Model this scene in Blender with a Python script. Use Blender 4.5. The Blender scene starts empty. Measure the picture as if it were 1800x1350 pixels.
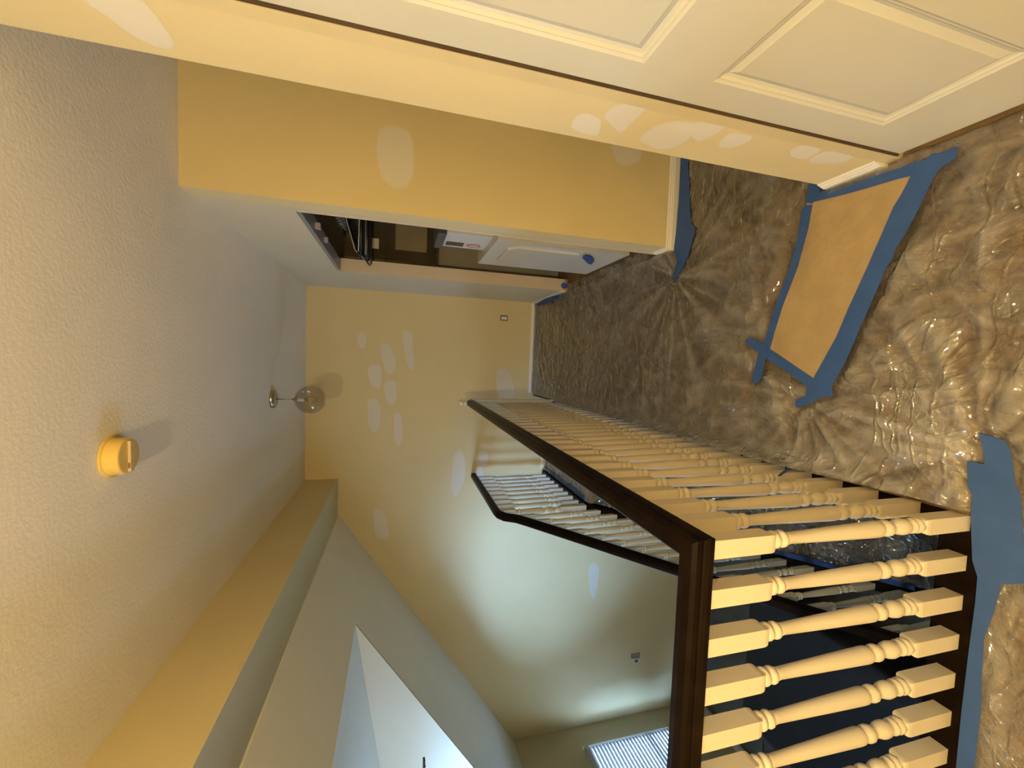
import bpy, bmesh, math, random
from math import sin, cos, pi, radians, sqrt, exp, atan2
from mathutils import Vector, Matrix, noise
random.seed(7)
SC = bpy.context.scene
COL = SC.collection

# ------------------------------------------------------------------ camera (photo held on its side: camera rolled 90 degrees)
FPX, YAW, PITCH, ROLL, EYE = 720.43, .0564, .2702, -.0211, 1.55
_f = Vector((-sin(YAW)*cos(PITCH), cos(YAW)*cos(PITCH), -sin(PITCH)))
_r = Vector((cos(YAW), sin(YAW), 0)); _d = _f.cross(_r)
RGT = _r*cos(ROLL)+_d*sin(ROLL); DWN = _d*cos(ROLL)-_r*sin(ROLL); FWD = _f
cam = bpy.data.cameras.new('camera'); camo = bpy.data.objects.new('camera', cam); COL.objects.link(camo)
M = Matrix((DWN, RGT, -FWD)).transposed().to_4x4(); M.translation = (0, 0, EYE)
camo.matrix_world = M
cam.sensor_width = 36; cam.sensor_fit = 'HORIZONTAL'; cam.lens = 36*FPX/1800; cam.clip_start = .02; cam.clip_end = 100
SC.camera = camo

# ------------------------------------------------------------------ sky, exposure
SC.view_settings.view_transform = 'Standard'; SC.view_settings.look = 'None'
SC.view_settings.gamma = 1; SC.view_settings.use_curve_mapping = False
SC.view_settings.exposure = 0.0
LAMP_W, SKY = 164.0, 22.0
w = bpy.data.worlds.new('sky'); SC.world = w; w.use_nodes = True
bg = w.node_tree.nodes['Background']; bg.inputs[0].default_value = (.43, .65, 1.0, 1); bg.inputs[1].default_value = SKY

# low hazy daylight that falls through the dormer window onto the far wall
sun = bpy.data.lights.new('hazy_sun', 'SUN'); sun.energy = 33.0; sun.color = (.28, .52, 1.0); sun.angle = radians(38)
suno = bpy.data.objects.new('hazy_sun', sun); COL.objects.link(suno); suno.location = (-8, -3, 4)
suno.rotation_euler = Vector((2.05, 2.83, -1.20)).to_track_quat('-Z', 'Y').to_euler()

# ------------------------------------------------------------------ pixel helpers (photo px -> direction -> place on a known plane)
def ray(x, y): return RGT*((675-y)/FPX) + DWN*((x-900)/FPX) + FWD
def at(x, y, X=None, Y=None, Z=None):
    d = ray(x, y); o = Vector((0, 0, EYE))
    t = X/d.x if X is not None else Y/d.y if Y is not None else (Z-EYE)/d.z
    return o+d*t

# ------------------------------------------------------------------ materials
MATS = {}
def nodes_of(name):
    m = bpy.data.materials.new(name); m.use_nodes = True
    nt = m.node_tree; b = nt.nodes['Principled BSDF']
    return m, nt, b
def N(nt, t, **k):
    n = nt.nodes.new(t)
    for a, v in k.items():
        if a in n.inputs: n.inputs[a].default_value = v
        else: setattr(n, a, v)
    return n
def mat(name, col, rough=.6, var=.06, vscale=6, bump=0, bscale=60, bdetail=4, metal=0, spec=.5, bdist=.01, kind='noise', stretch=None, **kw):
    if name in MATS: return MATS[name]
    m, nt, b = nodes_of(name); L = nt.links.new
    tc = N(nt, 'ShaderNodeTexCoord'); src = tc.outputs['Object']
    if stretch:
        mp = N(nt, 'ShaderNodeMapping'); mp.inputs['Scale'].default_value = stretch; L(src, mp.inputs[0]); src = mp.outputs[0]
    nz = N(nt, 'ShaderNodeTexNoise', Scale=vscale, Detail=4.0); L(src, nz.inputs['Vector'])
    cr = N(nt, 'ShaderNodeValToRGB'); L(nz.outputs[0], cr.inputs[0])
    cr.color_ramp.elements[0].position = .3; cr.color_ramp.elements[1].position = .7
    cr.color_ramp.elements[0].color = (*[max(0, c*(1-var)) for c in col], 1)
    cr.color_ramp.elements[1].color = (*[min(1, c*(1+var)) for c in col], 1)
    L(cr.outputs[0], b.inputs['Base Color'])
    b.inputs['Roughness'].default_value = rough; b.inputs['Metallic'].default_value = metal
    b.inputs['Specular IOR Level'].default_value = spec
    for k, v in kw.items(): b.inputs[k.replace('_', ' ')].default_value = v
    if bump:
        if kind == 'voronoi':
            n2 = N(nt, 'ShaderNodeTexVoronoi', Scale=bscale); h = n2.outputs['Distance']
        else:
            n2 = N(nt, 'ShaderNodeTexNoise', Scale=bscale, Detail=float(bdetail)); h = n2.outputs[0]
        L(src, n2.inputs['Vector'])
        bp = N(nt, 'ShaderNodeBump', Strength=bump, Distance=bdist); L(h, bp.inputs['Height']); L(bp.outputs[0], b.inputs['Normal'])
    MATS[name] = m; return m

WALL_RGB = (.625, .512, .272)
def M_wall(): return mat('yellow_wall_paint', WALL_RGB, .62, .025, 2.5, .10, 170, 3, bdist=.004)
def M_ceil(): return mat('stippled_ceiling_paint', (.86, .80, .69), .85, .02, 3, .18, 70, 6, bdist=.008)
def M_white(): return mat('cream_trim_paint', (.72, .68, .58), .42, .02, 5)
def M_door(): return mat('ivory_door_paint', (.535, .510, .41), .45, .02, 4, .05, 220, 2, bdist=.002)
def M_bal(): return mat('cream_baluster_paint', (.61, .545, .42), .38, .02, 8)
def M_dark(): return mat('dark_stained_wood', (.0070, .0038, .0024), .30, .35, 5, spec=.05, stretch=(3, 3, 3))
def M_carpet(): return mat('brown_carpet', (.205, .125, .055), .95, .22, 9, .6, 320, 5, bdist=.006)
def M_tape(): return mat('blue_masking_tape', (.024, .074, .25), .6, .10, 18, .25, 120, 3, bdist=.002)
def M_kraft(): return mat('tan_kraft_paper', (.34, .245, .125), .6, .12, 9, .55, 16, 5, bdist=.008)
def M_black(): return mat('black_plastic', (.008, .008, .009), .3, .1, 5)
def M_chrome(): return mat('brushed_nickel', (.42, .39, .34), .28, .03, 5, metal=1.0)
def M_app(): return mat('white_appliance_enamel', (.56, .54, .49), .32, .01, 3)

def M_plastic():
    if 'clear_plastic_sheet' in MATS: return MATS['clear_plastic_sheet']
    m, nt, b = nodes_of('clear_plastic_sheet'); L = nt.links.new
    out = nt.nodes['Material Output']; nt.nodes.remove(b)
    tc = N(nt, 'ShaderNodeTexCoord'); src = tc.outputs['Object']
    wn = N(nt, 'ShaderNodeTexNoise', Scale=3.0, Detail=2.0); L(src, wn.inputs['Vector'])
    wv = N(nt, 'ShaderNodeVectorMath', operation='MULTIPLY_ADD'); wv.inputs[1].default_value = (.25, .25, .25)
    L(wn.outputs['Color'], wv.inputs[0]); L(src, wv.inputs[2])
    acc = None
    for k_, (scl, sv, rz, wgt, cap) in enumerate(((9.0, (1, .38, 1), .5, 1.0, .10), (15.0, (.35, 1, 1), -.3, .8, .10), (30.0, (1, .5, 1), 1.1, .35, .12))):
        mp = N(nt, 'ShaderNodeMapping'); mp.inputs['Scale'].default_value = sv; mp.inputs['Rotation'].default_value = (0, 0, rz); L(wv.outputs[0], mp.inputs[0])
        v1 = N(nt, 'ShaderNodeTexVoronoi', feature='DISTANCE_TO_EDGE', Scale=scl); L(mp.outputs[0], v1.inputs['Vector'])
        mn = N(nt, 'ShaderNodeMath', operation='MINIMUM'); mn.inputs[1].default_value = cap; L(v1.outputs['Distance'], mn.inputs[0])
        ml = N(nt, 'ShaderNodeMath', operation='MULTIPLY_ADD'); ml.inputs[1].default_value = -3.0*wgt; L(mn.outputs[0], ml.inputs[0])
        if acc is not None: L(acc.outputs[0], ml.inputs[2])
        else: ml.inputs[2].default_value = 0
        acc = ml
    ns = N(nt, 'ShaderNodeTexNoise', Scale=11.0, Detail=3.0); L(wv.outputs[0], ns.inputs['Vector'])
    a2 = N(nt, 'ShaderNodeMath', operation='MULTIPLY_ADD'); L(ns.outputs[0], a2.inputs[0]); a2.inputs[1].default_value = .9; L(acc.outputs[0], a2.inputs[2])
    bp = N(nt, 'ShaderNodeBump', Strength=.75, Distance=.02); L(a2.outputs[0], bp.inputs['Height'])
    tr = N(nt, 'ShaderNodeBsdfTransparent', Color=(.93, .92, .90, 1))
    df = N(nt, 'ShaderNodeBsdfDiffuse', Color=(.62, .60, .57, 1)); L(bp.outputs[0], df.inputs['Normal'])
    gl = N(nt, 'ShaderNodeBsdfGlossy', Color=(1, 1, 1, 1), Roughness=.12); L(bp.outputs[0], gl.inputs['Normal'])
    fr = N(nt, 'ShaderNodeFresnel', IOR=1.5); L(bp.outputs[0], fr.inputs['Normal'])
    # milky haze where the film is folded
    n3 = N(nt, 'ShaderNodeTexNoise', Scale=5.0, Detail=6.0, Roughness=.65); L(wv.outputs[0], n3.inputs['Vector'])
    cr = N(nt, 'ShaderNodeMapRange'); cr.inputs[1].default_value = .45; cr.inputs[2].default_value = .8; cr.inputs[3].default_value = .06; cr.inputs[4].default_value = .21
    L(n3.outputs[0], cr.inputs[0])
    fa = N(nt, 'ShaderNodeAttribute', attribute_name='fold')
    ad = N(nt, 'ShaderNodeMath', operation='MULTIPLY_ADD', use_clamp=True); L(fa.outputs['Fac'], ad.inputs[0]); ad.inputs[1].default_value = .5; L(cr.outputs[0], ad.inputs[2])
    m1 = N(nt, 'ShaderNodeMixShader'); L(ad.outputs[0], m1.inputs[0]); L(tr.outputs[0], m1.inputs[1]); L(df.outputs[0], m1.inputs[2])
    fm = N(nt, 'ShaderNodeMath', operation='MULTIPLY', use_clamp=True); fm.inputs[1].default_value = 1.5; L(fr.outputs[0], fm.inputs[0])
    m2 = N(nt, 'ShaderNodeMixShader'); L(fm.outputs[0], m2.inputs[0]); L(m1.outputs[0], m2.inputs[1]); L(gl.outputs[0], m2.inputs[2])
    L(m2.outputs[0], out.inputs[0]); MATS['clear_plastic_sheet'] = m; return m
def M_glass(name='thin_clear_glass', tint=(.82, .80, .76), gmul=1.0, r=.03):
    if name in MATS: return MATS[name]
    m, nt, b = nodes_of(name); L = nt.links.new; out = nt.nodes['Material Output']; nt.nodes.remove(b)
    tr = N(nt, 'ShaderNodeBsdfTransparent', Color=(*tint, 1)); gl = N(nt, 'ShaderNodeBsdfGlossy', Roughness=r)
    fr = N(nt, 'ShaderNodeLayerWeight'); pw = N(nt, 'ShaderNodeMath', operation='POWER'); pw.inputs[1].default_value = 4.0; L(fr.outputs['Facing'], pw.inputs[0])
    fm = N(nt, 'ShaderNodeMath', operation='MULTIPLY_ADD', use_clamp=True); fm.inputs[1].default_value = .55*gmul; fm.inputs[2].default_value = .04*gmul; L(pw.outputs[0], fm.inputs[0])
    mx = N(nt, 'ShaderNodeMixShader'); L(fm.outputs[0], mx.inputs[0]); L(tr.outputs[0], mx.inputs[1]); L(gl.outputs[0], mx.inputs[2])
    L(mx.outputs[0], out.inputs[0]); MATS[name] = m; return m
def M_slat():
    if 'white_blind_slat' in MATS: return MATS['white_blind_slat']
    m, nt, b = nodes_of('white_blind_slat'); L = nt.links.new; out = nt.nodes['Material Output']
    b.inputs['Base Color'].default_value = (.78, .80, .80, 1); b.inputs['Roughness'].default_value = .5
    tl = N(nt, 'ShaderNodeBsdfTranslucent', Color=(.050, .060, .060, 1)); mx = N(nt, 'ShaderNodeMixShader'); mx.inputs[0].default_value = .4
    L(b.outputs[0], mx.inputs[1]); L(tl.outputs[0], mx.inputs[2]); L(mx.outputs[0], out.inputs[0]); MATS[m.name] = m; return m
def M_spackle():
    if 'spackle' in MATS: return MATS['spackle']
    m, nt, b = nodes_of('spackle'); L = nt.links.new
    fa = N(nt, 'ShaderNodeAttribute', attribute_name='fade'); tc = N(nt, 'ShaderNodeTexCoord')
    nz = N(nt, 'ShaderNodeTexNoise', Scale=55.0, Detail=4.0); L(tc.outputs['Object'], nz.inputs['Vector'])
    ad = N(nt, 'ShaderNodeMath', operation='MULTIPLY_ADD'); L(nz.outputs[0], ad.inputs[0]); ad.inputs[1].default_value = .7; L(fa.outputs['Fac'], ad.inputs[2])
    mr = N(nt, 'ShaderNodeMapRange', clamp=True); mr.inputs[1].default_value = .45; mr.inputs[2].default_value = 1.05; L(ad.outputs[0], mr.inputs[0])
    mx = N(nt, 'ShaderNodeMix', data_type='RGBA'); L(mr.outputs[0], mx.inputs[0])
    mx.inputs[6].default_value = (*WALL_RGB, 1); mx.inputs[7].default_value = (.64, .585, .465, 1)
    L(mx.outputs[2], b.inputs['Base Color']); b.inputs['Roughness'].default_value = .7; MATS['spackle'] = m; return m

# ------------------------------------------------------------------ mesh helpers
def link(name, me, m=None, parent=None, smooth=False):
    o = bpy.data.objects.new(name, me); COL.objects.link(o)
    if m: me.materials.append(m)
    if parent: o.parent = parent
    if smooth:
        for p in me.polygons: p.use_smooth = True
    return o
def obj(name, bm, m, parent=None, smooth=False, bevel=0):
    if bevel:
        bmesh.ops.bevel(bm, geom=[e for e in bm.edges if e.is_manifold and e.calc_face_angle(0) > .6], offset=bevel, segments=2, affect='EDGES', profile=.6)
    bmesh.ops.recalc_face_normals(bm, faces=bm.faces)
    me = bpy.data.meshes.new(name); bm.to_mesh(me); bm.free()
    return link(name, me, m, parent, smooth)
def box(bm, x0, x1, y0, y1, z0, z1):
    v = [bm.verts.new((x, y, z)) for z in (z0, z1) for y in (y0, y1) for x in (x0, x1)]
    for f in ((0, 2, 3, 1), (4, 5, 7, 6), (0, 1, 5, 4), (2, 6, 7, 3), (0, 4, 6, 2), (1, 3, 7, 5)): bm.faces.new([v[i] for i in f])
    return v
def boxes(*bs):
    bm = bmesh.new()
    for b in bs: box(bm, *b)
    return bm
def prism(bm, poly, vec):
    """polygon (list of Vector) swept by vec"""
    a = [bm.verts.new(p) for p in poly]; b = [bm.verts.new(Vector(p)+Vector(vec)) for p in poly]
    n = len(a); bm.faces.new(a); bm.faces.new(b[::-1])
    for i in range(n): bm.faces.new((a[i], b[i], b[(i+1) % n], a[(i+1) % n]))
def lathe(bm, prof, seg=20, c=(0, 0, 0), axis='z', cap=True):
    rings = []
    for z, r in prof:
        ring = []
        for i in range(seg):
            a = 2*pi*i/seg; p = (r*cos(a), r*sin(a), z)
            if axis == 'x': p = (p[2], p[0], p[1])
            if axis == 'y': p = (p[0], p[2], p[1])
            ring.append(bm.verts.new((p[0]+c[0], p[1]+c[1], p[2]+c[2])))
        rings.append(ring)
    for a, b in zip(rings, rings[1:]):
        for i in range(seg): bm.faces.new((a[i], a[(i+1) % seg], b[(i+1) % seg], b[i]))
    if cap: bm.faces.new(rings[0][::-1]); bm.faces.new(rings[-1])
def tube(bm, pts, r, seg=8, closed=False):
    pts = [Vector(p) for p in pts]; rings = []; n = len(pts); up = None
    for i, p in enumerate(pts):
        a = pts[(i-1) % n] if (i > 0 or closed) else p; b = pts[(i+1) % n] if (i < n-1 or closed) else p
        t = (b-a).normalized()
        if up is None: up = Vector((0, 0, 1)) if abs(t.z) < .9 else Vector((1, 0, 0))
        s = t.cross(up).normalized(); u = s.cross(t).normalized(); up = u
        rings.append([bm.verts.new(p+(s*cos(2*pi*k/seg)+u*sin(2*pi*k/seg))*r) for k in range(seg)])
    m = n if closed else n-1
    for i in range(m):
        a, b = rings[i], rings[(i+1) % n]
        for k in range(seg): bm.faces.new((a[k], a[(k+1) % seg], b[(k+1) % seg], b[k]))
    if not closed: bm.faces.new(rings[0][::-1]); bm.faces.new(rings[-1])
def sweep(bm, prof, path, frames):
    """prof: list of (s,h); path points; frames: list of (side, up) vectors"""
    rings = [[bm.verts.new(p+s_*a+u_*b) for a, b in prof] for p, (s_, u_) in zip(path, frames)]
    n = len(prof)
    for A, B in zip(rings, rings[1:]):
        for k in range(n): bm.faces.new((A[k], A[(k+1) % n], B[(k+1) % n], B[k]))
    bm.faces.new(rings[0][::-1]); bm.faces.new(rings[-1])
def struct(o): o['kind'] = 'structure'; return o
def thing(name, label, cat, loc=(0, 0, 0), group=None):
    o = bpy.data.objects.new(name, None); COL.objects.link(o); o.location = loc; o.empty_display_size = .05
    return tag(o, label, cat, group)
def tag(o, label, cat, group=None):
    o['label'] = label; o['category'] = cat
    if group: o['group'] = group
    return o
def child(name, bm, m, parent, smooth=False, bevel=0, label=None):
    """mesh made in world coordinates, parented keeping its place"""
    o = obj(name, bm, m, None, smooth, bevel); o.parent = parent
    o.matrix_parent_inverse = Matrix.Translation(-parent.location)
    if label: o['label'] = label
    return o

# ------------------------------------------------------------------ main measures (metres; camera foot at the origin, hall runs along +Y)
ZC, XR, Y1, YD, Y2, Y3 = 2.473, .700, 1.214, .992, 2.117, 4.63
XH, XH2, ZH = -1.311, -1.709, 2.150
XL, LF, LAND = -4.70, -2.66, -.19
def slope_z(x): return 2.14+.690*(x+1.709)           # sloped ceiling
DX0, DX1, DY0, DY1 = -2.139, -4.42, .86, 3.36      # dormer
def dorm_z(x): return 1.842+.167*(x-DX0)
XB = -1.45                                           # left wall beside the camera
YB = -1.75                                           # wall behind the camera
OP0, OP1, OPZ = 2.268, 3.715, 2.055                  # laundry closet opening
WT = .105

# ------------------------------------------------------------------ room shell
W, C_ = M_wall(), M_ceil()
wall_far = struct(obj('wall_far', boxes((XL-.1, 2.2, Y3, Y3+.1, LF-.1, ZC+.3)), W))
# hall right wall: strip with the door opening, then side passage, then laundry wall
DZ = 2.045
wall_right = struct(obj('wall_right', boxes((XR, XR+WT, YD+.028, Y1, 0, ZC), (XR, XR+WT, YB, YD-.905, 0, ZC), (XR, XR+WT, YD-.905, YD+.028, DZ+.02, ZC)), W))
wall_recess = struct(obj('wall_recess', boxes((XR, 2.2, Y2, Y2+.1, 0, ZC)), W))
wall_laundry = struct(obj('wall_laundry', boxes((XR, XR+WT, Y2+.1, OP0, 0, ZC), (XR, XR+WT, OP1, Y3, 0, ZC), (XR, XR+WT, OP0, OP1, OPZ, ZC)),
                          mat('pale_wall_paint', (.57, .495, .345), .6, .02, 3, .10, 170, 3, bdist=.004)))
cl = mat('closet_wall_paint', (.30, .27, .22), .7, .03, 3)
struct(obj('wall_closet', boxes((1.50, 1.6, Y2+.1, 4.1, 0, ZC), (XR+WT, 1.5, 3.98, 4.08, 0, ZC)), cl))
struct(obj('wall_passage', boxes((XR+WT, 2.2, Y1-.1, Y1, 0, ZC), (2.2, 2.3, Y1-.1, Y2+.1, 0, ZC)), W))
struct(obj('wall_back', boxes((XB-.1, XR+WT, YB-.1, YB, -.3, ZC)), W))
struct(obj('wall_left', boxes((XB-.1, XB, YB, .72, 0, ZC)), W))
struct(obj('wall_bedroom', boxes((XL, XB-.1, .66, .76, -.3, ZC), (XR+WT, 2.0, YB, YB+.1, 0, ZC), (1.9, 2.0, YB+.1, Y1-.1, 0, ZC)), W))
# ceilings
struct(obj('ceiling', boxes((XH, 2.3, .76, Y3, ZC, ZC+.12), (XB-.1, 2.3, YB-.1, .76, ZC, ZC+.12)), C_))
header = struct(obj('ceiling_header', boxes((XH2, XH, .76, Y3, ZH, ZC+.12)), W))
# sloped ceiling with the dormer opening
def slab(bm, x0, x1, y0, y1, zf, t=.12):
    v = []
    for dz in (0, t):
        for (x, y) in ((x0, y0), (x1, y0), (x1, y1), (x0, y1)): v.append(bm.verts.new((x, y, zf(x)+dz)))
    for f in ((3, 2, 1, 0), (4, 5, 6, 7), (0, 1, 5, 4), (1, 2, 6, 5), (2, 3, 7, 6), (3, 0, 4, 7)): bm.faces.new([v[i] for i in f])
bm = bmesh.new()
for a in ((XH2, DX0, .76, Y3), (DX0, DX1, DY1+.02, Y3), (DX0, DX1, .76, DY0-.08), (DX1, XL-.1, .76, Y3)): slab(bm, *a, slope_z)
MS = mat('smooth_ceiling_paint', (.80, .75, .62), .7, .02, 3, .12, 120, 3, bdist=.004)
struct(obj('ceiling_sloped', bm, MS))
bm = bmesh.new(); slab(bm, DX0, DX1-.1, DY0-.06, DY1+.06, lambda x: dorm_z(x)+.0, .1)
struct(obj('ceiling_dormer', bm, MS))
bm = bmesh.new()
for y, th_ in ((DY1, .02), (DY0-.08, .08)):
    prism(bm, [Vector((DX0, y, slope_z(DX0))), Vector((DX1, y, slope_z(DX1))), Vector((DX1, y, dorm_z(DX1)))], (0, th_, 0))
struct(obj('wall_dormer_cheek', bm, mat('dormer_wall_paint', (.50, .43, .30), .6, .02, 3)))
# dormer front wall with window
WY0, WY1, WZ0, WZ1 = .98, 2.75, .46, 1.44
zt = dorm_z(DX1)+.05; zb = slope_z(DX1)
struct(obj('wall_dormer', boxes((DX1-.1, DX1, DY0, WY0, zb, zt), (DX1-.1, DX1, WY1, DY1, zb, zt), (DX1-.1, DX1, WY0, WY1, zb, WZ0), (DX1-.1, DX1, WY0, WY1, WZ1, zt)), MS))
def window(name, x, y0, y1, z0, z1, mull_h=None, depth=.08):
    fw = .045
    bm = boxes((x-depth, x, y0, y0+fw, z0, z1), (x-depth, x, y1-fw, y1, z0, z1), (x-depth, x, y0+.045, y1-.045, z0, z0+.045), (x-depth, x, y0+.045, y1-.045, z1-.045, z1))
    fr = struct(obj(name, bm, mat('window_frame_paint', (.55, .54, .52), .4, .02, 5)))
    mid = (y0+y1)/2; bm = bmesh.new()
    if mull_h: box(bm, x-depth+.01, x-.02, y0+.045, y1-.045, mull_h-.03, mull_h+.03)
    else: box(bm, x-depth+.01, x-.02, mid-.025, mid+.025, z0+.045, z1-.045)
    obj('meeting_rail', bm, MATS['window_frame_paint'], fr)
    for (a0, a1, b0, b1) in (((y0+.045, y1-.045, z0+.045, mull_h-.03), (y0+.045, y1-.045, mull_h+.03, z1-.045)) if mull_h else ((y0+.045, mid-.025, z0+.045, z1-.045), (mid+.025, y1-.045, z0+.045, z1-.045))):
        obj('pane', boxes((x-depth+.03, x-depth+.035, a0, a1, b0, b1)), M_glass('window_glass', (.95, .97, .98), .6, .0), fr)
    return fr
window('window_2', DX1-.01, WY0, WY1, WZ0, WZ1)
# great room: left wall with window, lower floor, end walls
GY0, GY1, GZ0, GZ1 = 3.05, 4.345, -2.02, -.72
LW = mat('olive_wall_paint', (.50, .43, .27), .65, .03, 3, .10, 170, 3, bdist=.004)
struct(obj('wall_great_room', boxes((XL-.1, XL, -1.3, GY0, LF, .2), (XL-.1, XL, GY1, Y3, LF, .2), (XL-.1, XL, GY0, GY1, LF, GZ0), (XL-.1, XL, GY0, GY1, GZ1, .2)), LW))
struct(obj('wall_under_hall', boxes((-.385, -.30, -1.3, Y3, LF, -.28), (XL-.1, -.30, -1.4, -1.3, LF, 0)), LW))
struct(obj('floor_lower', boxes((XL-.1, -.3, -1.4, Y3, LF-.1, LF)), mat('lower_wood_floor', (.055, .042, .030), .4, .3, 3, stretch=(1, 8, 1))))
win = window('window_1', XL-.005, GY0, GY1, GZ0, GZ1, mull_h=-1.63)
sl = bmesh.new(); box(sl, -.025, .025, GY0+.05, GY1-.05, -.0012, .0012)
bmesh.ops.rotate(sl, verts=sl.verts, cent=(0, 0, 0), matrix=Matrix.Rotation(radians(-70), 3, 'Y'))
me = bpy.data.meshes.new('slat'); sl.to_mesh(me); sl.free(); me.materials.append(M_slat())
k = 0; z = GZ1-.075
while z > GZ0+.03:
    s = bpy.data.objects.new('slat', me); COL.objects.link(s); s.parent = win; s.location = (XL+.028, 0, z); z -= .046
obj('headrail', boxes((XL+.002, XL+.055, GY0+.045, GY1-.045, GZ1-.05, GZ1-.005)), mat('blind_headrail', (.42, .40, .36), .4, .02, 4), win)
for y in (GY0+.25, (GY0+GY1)/2, GY1-.22):
    bm = bmesh.new(); tube(bm, [(XL+.052, y, GZ1-.05), (XL+.052, y, GZ0+.05)], .0022, 6); obj('ladder_cord', bm, M_slat(), win)
for (x, y0, y1, z0, z1) in ((DX1-.12, WY0, WY1, WZ0, WZ1), (XL-.12, GY0, GY1, GZ0, GZ1)):
    l = bpy.data.lights.new('window_portal', 'AREA'); l.shape = 'RECTANGLE'; l.size = z1-z0; l.size_y = y1-y0; l.cycles.is_portal = True
    lo = bpy.data.objects.new('window_portal', l); COL.objects.link(lo); lo.location = (x, (y0+y1)/2, (z0+z1)/2); lo.rotation_euler = (0, -pi/2, 0)
# floors
CP = M_carpet()
floor = struct(obj('floor', boxes((-.385, 2.3, .70, Y3, -.28, 0), (XB-.1, 2.3, YB-.1, .70, -.28, 0)), CP))
struct(obj('floor_bedroom', boxes((XL, XB-.1, -1.3, .76, -.4, -.3)), CP))
landing = struct(obj('floor_landing', boxes((-1.30, -.385, 3.41, Y3, LAND-.09, LAND)), CP))
obj('riser', boxes((-.395, -.385, 3.90, Y3, LAND, -.005)), M_dark(), landing)

# baseboards
def baseboard(name, axis, c, a, b, face, h=.062, t=.013, z=0, m=None):
    """axis 'x': runs along x at y=c; face = direction the board sticks out"""
    prof = [(0, 0), (t, 0), (t, h*.55), (t*.75, h*.62), (t*.75, h*.72), (t*.45, h*.80), (t*.45, h*.9), (t*.15, h), (0, h)]
    bm = bmesh.new(); P = []
    for s, hh in prof:
        P.append(Vector((a, c+face*s, z+hh)) if axis == 'x' else Vector((c+face*s, a, z+hh)))
    prism(bm, P, (b-a, 0, 0) if axis == 'x' else (0, b-a, 0))
    return struct(obj(name, bm, m or M_white()))
baseboard('baseboard_recess', 'x', Y2, XR-.014, 2.2, -1)
baseboard('baseboard_right', 'y', XR, YD+.030, Y1, -1)
baseboard('baseboard_laundry', 'y', XR, Y2, OP0-.02, -1)
baseboard('baseboard_far', 'x', Y3, -.36, XR, -1)
baseboard('baseboard_corner', 'y', XR, OP1+.02, Y3, -1)
baseboard('baseboard_landing', 'x', Y3, -1.27, -.40, -1, z=LAND)
baseboard('baseboard_lower', 'y', XL, -1.3, Y3, 1, h=.10, z=LF)
baseboard('baseboard_lower_far', 'x', Y3, XL, -1.4, -1, h=.10, z=LF)

# ------------------------------------------------------------------ six-panel door in the right wall
DW = .847; dy1 = YD-.020; dy0 = dy1-DW; xf = XR+.004
door = bpy.data.objects.new('door_1', None); COL.objects.link(door); door.location = (xf, dy1, 0); struct(door)
st, rails = .0893, [(.030, .244), (.822, 1.014), (1.618, 1.707), (1.924, 2.030)]
pw = (DW-3*st)/2; ys = [(dy1-st-pw, dy1-st), (dy0+st, dy0+st+pw)]
bm = bmesh.new()
for y0, y1 in ((dy1-st, dy1), (dy0+st+pw, dy1-st-pw), (dy0, dy0+st)): box(bm, xf, xf+.035, y0, y1, .030, 2.030)
for z0, z1 in rails:
    for y0, y1 in ys: box(bm, xf, xf+.035, y0, y1, z0, z1)
bmesh.ops.remove_doubles(bm, verts=bm.verts, dist=1e-5)
child('door_leaf', bm, M_door(), door)
for (z0, z1) in ((.244, .822), (1.014, 1.618), (1.707, 1.924)):
    for y0, y1 in ys:
        bm = bmesh.new()          # moulded panel: steps down from the frame, up to a raised field
        steps = [(0, 0), (.007, .004), (.010, .004), (.016, .009), (.024, .011), (.036, .0065), (.040, .0045)]
        R = []
        for ins, dep in steps: R.append([bm.verts.new((xf+dep, y, z)) for y, z in ((y0+ins, z0+ins), (y1-ins, z0+ins), (y1-ins, z1-ins), (y0+ins, z1-ins))])
        for A, B in zip(R, R[1:]):
            for i in range(4): bm.faces.new((A[i], A[(i+1) % 4], B[(i+1) % 4], B[i]))
        bm.faces.new(R[-1]); child('panel', bm, M_door(), door)
# yellow painted jamb around it
jm = mat('yellow_jamb_paint', (.58, .48, .265), .45, .03, 6)
struct(obj('trim_1', boxes((XR-.002, XR+WT, YD-.011, YD+.028, 0, DZ+.02), (XR-.002, XR+WT, YD-.905, YD-.873, 0, DZ+.02), (XR-.002, XR+WT, YD-.873, YD-.011, DZ, DZ+.02)), jm))

struct(obj('trim_3', boxes((XR-.001, XR+.03, YD-.0185, YD-.0125, .03, DZ-.01)), mat('dark_door_gap', (.060, .036, .016), .8, .2, 9)))  # thin strip added in the door gap, the gap's darkness put into its colour
# closet opening: painted jamb liner and bifold track
cj = mat('peach_jamb_paint', (.60, .50, .36), .5, .02, 5)
struct(obj('trim_2', boxes((XR-.002, XR+WT+.002, OP1-.006, OP1, 0, OPZ-.006), (XR-.002, XR+WT+.002, OP0, OP0+.006, 0, OPZ-.006)), cj))
t = thing('bifold_track', 'grey metal track along the top of the laundry closet opening', 'door track', (XR+.05, (OP0+OP1)/2, OPZ-.02))
child('rail', boxes((XR+.002, XR+.09, OP0+.008, OP1-.008, OPZ-.022, OPZ)), mat('galvanised_metal', (.34, .34, .36), .45, .05, 6, metal=.6), t)
child('pivot', boxes((XR+.03, XR+.06, OP0+.36, OP0+.40, OPZ-.05, OPZ-.02)), mat('grey_pivot', (.34, .31, .30), .5, .03, 5), t)
child('pivot', boxes((XR+.03, XR+.06, OP0+.66, OP0+.69, OPZ-.045, OPZ-.02)), MATS['grey_pivot'], t)

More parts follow.
